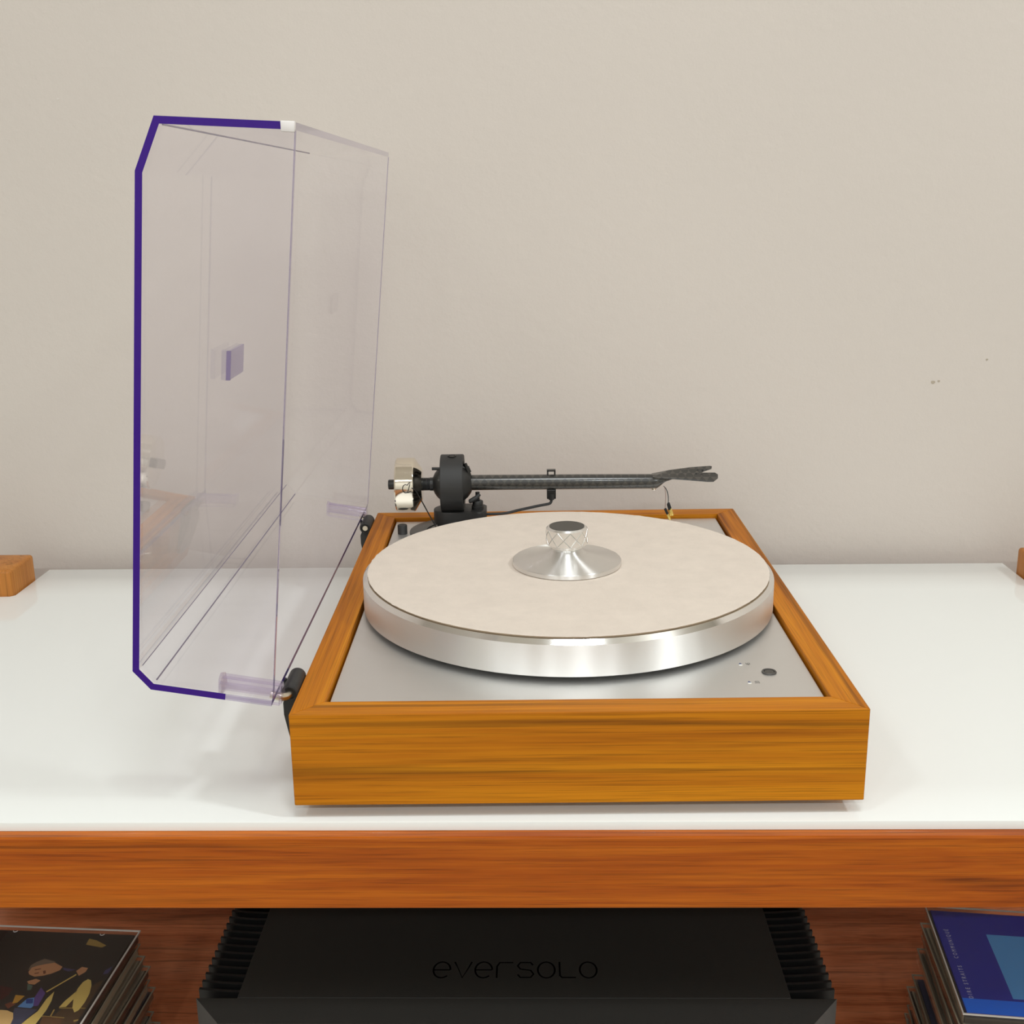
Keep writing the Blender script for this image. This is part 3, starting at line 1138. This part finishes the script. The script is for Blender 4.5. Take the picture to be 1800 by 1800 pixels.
# cooling fins, curved in plan
NF = 38
pitch = .0081
for side in (0, 1):
    first = None
    for i in range(NF):
        y = .0300 + i * pitch
        if y > .335:
            break
        if first is None:
            bm = bmesh.new()
            x_in, x_out = (aL + .029, aL - .0010) if side == 0 else (aR - .0315, aR + .0010)
            A, Bq = [], []
            m = 7
            for j in range(m + 1):
                t = j / m
                x = x_in + (x_out - x_in) * t
                yy = .0030 * t ** 1.6
                A.append((x, yy))
                Bq.append((x, yy + .0024))
            add_prism(bm, A + Bq[::-1], SHELF + .02, ZA - .0006 , 2)
            first = ampart('cooling_fin', bm, 'amp_fin', 40)
            first.location = (0, y, 0)
        else:
            c = first.copy()
            COL.objects.link(c)
            c.parent = amp
            c.location = (0, y, 0)
for (x, y) in ((aL + .05, .05), (aR - .05, .05), (aL + .05, .30), (aR - .05, .30)):
    bm = bmesh.new(); add_lathe(bm, [(0, SHELF), (.018, SHELF), (.018, SHELF + .0125), (0, SHELF + .0125)], (x, y, 0), n=28); ampart('foot', bm, 'dark_rubber', 40)
# lettering on the top plate: e v e r s o L o, drawn with strokes
LW = .0118
stroke = .0011


def letter(ch):
    el = lambda a0, a1: [(.5 + .5 * math.cos(math.radians(a)), .5 + .5 * math.sin(math.radians(a))) for a in range(a0, a1 + (1 if a1 > a0 else -1), 12 if a1 > a0 else -12)]
    if ch == 'e':
        return [el(0, 180), el(180, 312), [(.02, .5), (.98, .5)]]
    if ch == 'v':
        return [[(.0, 1), (.5, 0), (1, 1)]]
    if ch == 'r':
        return [[(.05, 0), (.05, .72), (.2, .97), (1, .97)]]
    if ch == 's':
        return [[(.95, .80), (.8, .97), (.2, .97), (.03, .76), (.2, .55), (.8, .47), (.97, .24), (.8, .03), (.2, .03), (.05, .2)]]
    if ch == 'l':
        return [[(.05, 1), (.05, .14), (.18, .02), (.98, .02)]]
    return [el(20, 200), el(200, 380)]


lx = .0765
for i, chh in enumerate('eversolo'):
    bm = bmesh.new()
    for pl_ in letter(chh):
        add_tube(bm, [(lx + i * .01455 + p[0] * LW, .0445 + p[1] * .0170, ZA - .0009) for p in pl_], .00115, 8)
    ampart('letter', bm, 'amp_letter', 40)

# ------------------------------------------------------------------ CD stacks
ORD = ['topmost', 'second', 'third', 'fourth', 'fifth', 'sixth', 'seventh', 'eighth', 'ninth', 'tenth', 'eleventh']
CW, CD_ = .142, .125


def cd_case(loc, rz, label, group, cover, paper, anchor, h=.0098, trays='tray_dark', meshes={}, top=False):
    """anchor 'L': local x runs 0..CW ; 'R': local x runs -CW..0 ; local y 0..CD_ ; top at local z=h"""
    r = empty('cd_case', loc, rz)
    tag(r, label, 'cd case', group)
    xa, xb = (0, CW) if anchor == 'L' else (-CW, 0)

    def shared(key, make, mat, name, smooth=None):
        k = (key, anchor, mat)
        if k not in meshes:
            b = bmesh.new()
            make(b)
            o = link_mesh(name, b, mat, r, smooth)
            meshes[k] = o.data
            return o
        o = bpy.data.objects.new(name, meshes[k])
        COL.objects.link(o)
        o.parent = r
        return o
    shared('lid', lambda b: (add_box(b, xa, xb, 0, CD_, h - .0013, h, .0003, seg=1),
                             add_box(b, xa, xb, 0, .0012, h - .0046, h - .0013, seg=1),
                             add_box(b, xa, xb, CD_ - .0012, CD_, h - .0046, h - .0013, seg=1)), 'jewel_case', 'lid')
    def rim(b):
        o_ = [(xa - .0001, -.0001), (xb + .0001, -.0001), (xb + .0001, CD_ + .0001), (xa - .0001, CD_ + .0001)]
        i_ = [(xa + .0008, .0008), (xb - .0008, .0008), (xb - .0008, CD_ - .0008), (xa + .0008, CD_ - .0008)]
        L4 = [[b.verts.new((p[0], p[1], z_)) for p in q_] for z_ in (h - .0009, h + .0001) for q_ in (o_, i_)]
        for k in range(4):
            k2 = (k + 1) % 4
            b.faces.new((L4[0][k], L4[0][k2], L4[1][k2], L4[1][k]))
            b.faces.new((L4[2][k], L4[2][k2], L4[3][k2], L4[3][k]))
            b.faces.new((L4[0][k], L4[0][k2], L4[2][k2], L4[2][k]))
            b.faces.new((L4[1][k], L4[1][k2], L4[3][k2], L4[3][k]))
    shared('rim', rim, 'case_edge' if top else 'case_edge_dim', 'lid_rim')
    shared('base', lambda b: (add_box(b, xa + .0002, xb - .0002, .0002, CD_ - .0002, 0, .0012, .0003, seg=1),
                              add_box(b, xa + .0002, xa + .0013, .0013, CD_ - .0013, .0012, h - .0016),
                              add_box(b, xb - .0013, xb - .0002, .0013, CD_ - .0013, .0012, h - .0016)), 'jewel_case', 'base_tray')
    shared('disc_tray', lambda b: add_box(b, xa + .0017, xb - .0017, .0013, CD_ - .0013, .0014, .0062), trays, 'disc_tray')
    shared('booklet', lambda b: add_box(b, xa + .0036, xb - .0036, .0036, CD_ - .0036, h - .0034, h - .0017), cover, 'booklet')
    shared('inlay', lambda b: (add_box(b, xa + .00135, xa + .0016, .003, CD_ - .003, .0016, h - .0018), add_box(b, xb - .0016, xb - .00135, .003, CD_ - .003, .0016, h - .0018)), paper, 'inlay_card')
    return r


rng = random.Random(11)
covers = ['cover_night', 'paper', 'paper_dark', 'tray_grey', 'print_maroon', 'print_slate', 'paper', 'cover_night', 'print_brown', 'paper', 'cover_navy']
# right stack
SP = .0098
TOPZ = -.178
N_ST = 10
for i in range(N_ST):
    z = SHELF + .0002 + (N_ST - 1 - i) * SP
    if i == 0:
        loc, rz = (.4375, .034, z), math.radians(-6.5)
    else:
        loc = (.4370 - .0016 * i + rng.uniform(-.0025, .0025), .033 - .0025 * min(i, 4) - rng.uniform(0, .009), z)
        rz = math.radians(-6.5 + rng.uniform(-1.6, 1.6))
    lab = 'clear CD case with a blue seascape cover, topmost of the stack at the right' if i == 0 else \
        'clear CD case in the stack below the blue cover, %s from the top' % ORD[i]
    c = cd_case(loc, rz, lab, 'CD cases stacked at the right of the amplifier', 'cover_navy' if i == 0 else covers[i], ['paper', 'paper_dark', 'tray_grey'][i % 3], 'L', trays='tray_grey' if i % 2 else 'tray_dark', top=(i == 0))
    if i == 0:
        zb = .0098 - .00168
        bk = [o for o in c.children if o.name.startswith('booklet')][0]
        bm = bmesh.new(); add_box(bm, .0038, CW - .0038, .0038, .0188, zb - .0001, zb + .00004); link_mesh('print_strip', bm, 'cover_blue', bk)
        bm = bmesh.new(); add_box(bm, .0385, .1280, .0215, .0945, zb - .0001, zb + .00004); link_mesh('print_panel', bm, 'cover_sky', bk)
        for (s, y, w) in (('DIRE', .0190, .0112), ('STRAITS', .0338, .0205), ('COMMUNIQU\u00c9', .0630, .0345)):
            text_part('title_text', s, .0043, 'title_ink', bk, (.0116, y, zb + .00006), math.radians(90), fit=w, spacing=1.7)

# left stack
PR = {
    'umber': [[(-.0050, -.056), (-.0050, -.118), (-.030, -.118), (-.023, -.092), (-.009, -.060)]],
    'maroon': [[(-.0769, -.067), (-.0663, -.0691), (-.0657, -.0764), (-.069, -.0821)]],
    'tan': [[(-.0239, -.0868), (-.0050, -.0860), (-.0050, -.0868), (-.0233, -.0878)], [(-.0079, -.0988), (-.0048, -.0975), (-.0048, -.0991), (-.0071, -.1005)], [(-.0318, -.0956), (-.0156, -.0964), (-.0156, -.0976), (-.0318, -.0968)], [(-.0268, -.089), (-.0258, -.089), (-.0236, -.112), (-.0250, -.112)], [(-.0363, -.01), (-.0298, -.0117), (-.0197, -.0173), (-.0222, -.02), (-.0357, -.0173)]],
    'hair': [[(-.0652, -.0492), (-.0658, -.0433), (-.0637, -.0398), (-.0592, -.0355), (-.0493, -.0384), (-.0527, -.0435), (-.0603, -.0454)]],
    'skin': [[(-.064, -.051), (-.0638, -.0461), (-.061, -.044), (-.0562, -.0418), (-.0495, -.0394), (-.0416, -.0438), (-.0417, -.0477), (-.0462, -.0518), (-.0513, -.0545), (-.057, -.0559), (-.0619, -.0538)],
             [(-.0293, -.0479), (-.0271, -.0429), (-.0221, -.044), (-.022, -.0484), (-.0251, -.0529)],
             [(-.0598, -.0612), (-.0547, -.0581), (-.0504, -.0597), (-.0528, -.0644), (-.0575, -.0639)]],
    'skin_dark': [[(-.0606, -.0478), (-.0566, -.0466), (-.0563, -.0476), (-.0603, -.0489)], [(-.0588, -.0520), (-.0560, -.0510), (-.0556, -.0520), (-.0584, -.0530)], [(-.0538, -.0494), (-.0523, -.0484), (-.0504, -.0516), (-.0517, -.0527)], [(-.0637, -.0862), (-.0603, -.0833), (-.0559, -.0857), (-.0591, -.0903)]],
    'lilac': [[(-.0408, -.0447), (-.03, -.0465), (-.0348, -.0487), (-.0394, -.0471)], [(-.0083, -.0504), (-.0085, -.0456), (-.0046, -.041), (-.0048, -.0492)]],
    'teal': [[(-.0581, -.064), (-.0535, -.0655), (-.0525, -.0701), (-.0551, -.0707)]],
    'yellow': [[(-.0608, -.0761), (-.0537, -.0766), (-.0556, -.0839), (-.0588, -.085)]],
    'shirt': [[(-.0534, -.0882), (-.0505, -.0791), (-.0461, -.0779), (-.0427, -.0867), (-.0432, -.0889)]],
    'purple': [[(-.0461, -.0779), (-.0465, -.067), (-.0404, -.073), (-.0394, -.0864), (-.0427, -.0867)]],
    'slate': [[(-.0548, -.0892), (-.0378, -.0899), (-.0411, -.1005), (-.0423, -.1065), (-.0499, -.107)]],
    'drum': [[(-.0638, -.0919), (-.0588, -.0921), (-.0533, -.0943), (-.0503, -.1002), (-.0493, -.1069), (-.0557, -.1074), (-.064, -.107)]],
    'brown': [[(-.0309, -.0964), (-.0159, -.0972), (-.0148, -.1048), (-.0294, -.1057)]],
    'gold': [[(-.0239, -.0868), (-.0227, -.08), (-.0193, -.0699), (-.0173, -.077), (-.0193, -.0861)],
             [(-.0369, -.0916), (-.0368, -.0791), (-.0349, -.0708), (-.0323, -.0807), (-.0314, -.0903), (-.0323, -.1059), (-.0426, -.1065), (-.0403, -.0996)],
             [(-.0144, -.0866), (-.0175, -.0779), (-.0196, -.0671), (-.0189, -.0596), (-.0166, -.0562), (-.0139, -.0574), (-.0111, -.0629), (-.0087, -.0719), (-.0081, -.0809), (-.0088, -.0889), (-.0108, -.0912)],
             [(-.0278, -.0512), (-.027, -.0524), (-.0399, -.0721), (-.0408, -.0712)]],
    'deep_blue': [[(-.0512, -.0796), (-.0464, -.0793), (-.0443, -.0841), (-.0491, -.0844)]],
}
a35 = math.radians(-3.5)
fx, fy = -.1554, .1262
for i in range(N_ST):
    z = SHELF + .0002 + (N_ST - 1 - i) * SP
    if i == 0:
        loc, rz = (fx + CD_ * math.sin(a35), fy - CD_ * math.cos(a35), z), a35
    else:
        loc = (fx + CD_ * math.sin(a35) + .0012 * min(i, 4) + rng.uniform(-.0015, .0025), fy - CD_ - rng.uniform(0, .006), z)
        rz = a35 + math.radians(rng.uniform(-1.2, 1.2))
    lab = 'clear CD case with a dark drummer photo cover, topmost of the stack at the left' if i == 0 else \
        'clear CD case in the stack below the dark drummer cover, %s from the top' % ORD[i]
    c = cd_case(loc, rz, lab, 'CD cases stacked at the left of the amplifier', 'cover_night' if i == 0 else covers[(i * 3) % 10], ['paper_dark', 'paper', 'tray_grey'][i % 3], 'R', trays='tray_dark' if i % 2 else 'tray_grey', top=(i == 0))
    if i == 0:
        zb = .0098 - .00168
        bk = [o for o in c.children if o.name.startswith('booklet')][0]
        for q, (k, polys) in enumerate(PR.items()):
            bm = bmesh.new()
            for P in polys:
                vs = [bm.verts.new((u, CD_ + v, zb + .00001 + q * .000012)) for (u, v) in P]
                bm.faces.new(vs)
            bmesh.ops.triangulate(bm, faces=bm.faces)
            link_mesh('cover_print', bm, 'print_' + k, bk)
        for u in (-.0975, -.0285):
            bm = bmesh.new()
            add_tube(bm, [(u + p[0], CD_ - .0042 + p[1], .0098 - .0014) for p in arc(0, 0, .0016, 180, 360, 8)], .0003, 6)
            link_mesh('booklet_clip', bm, 'cap_white', c)
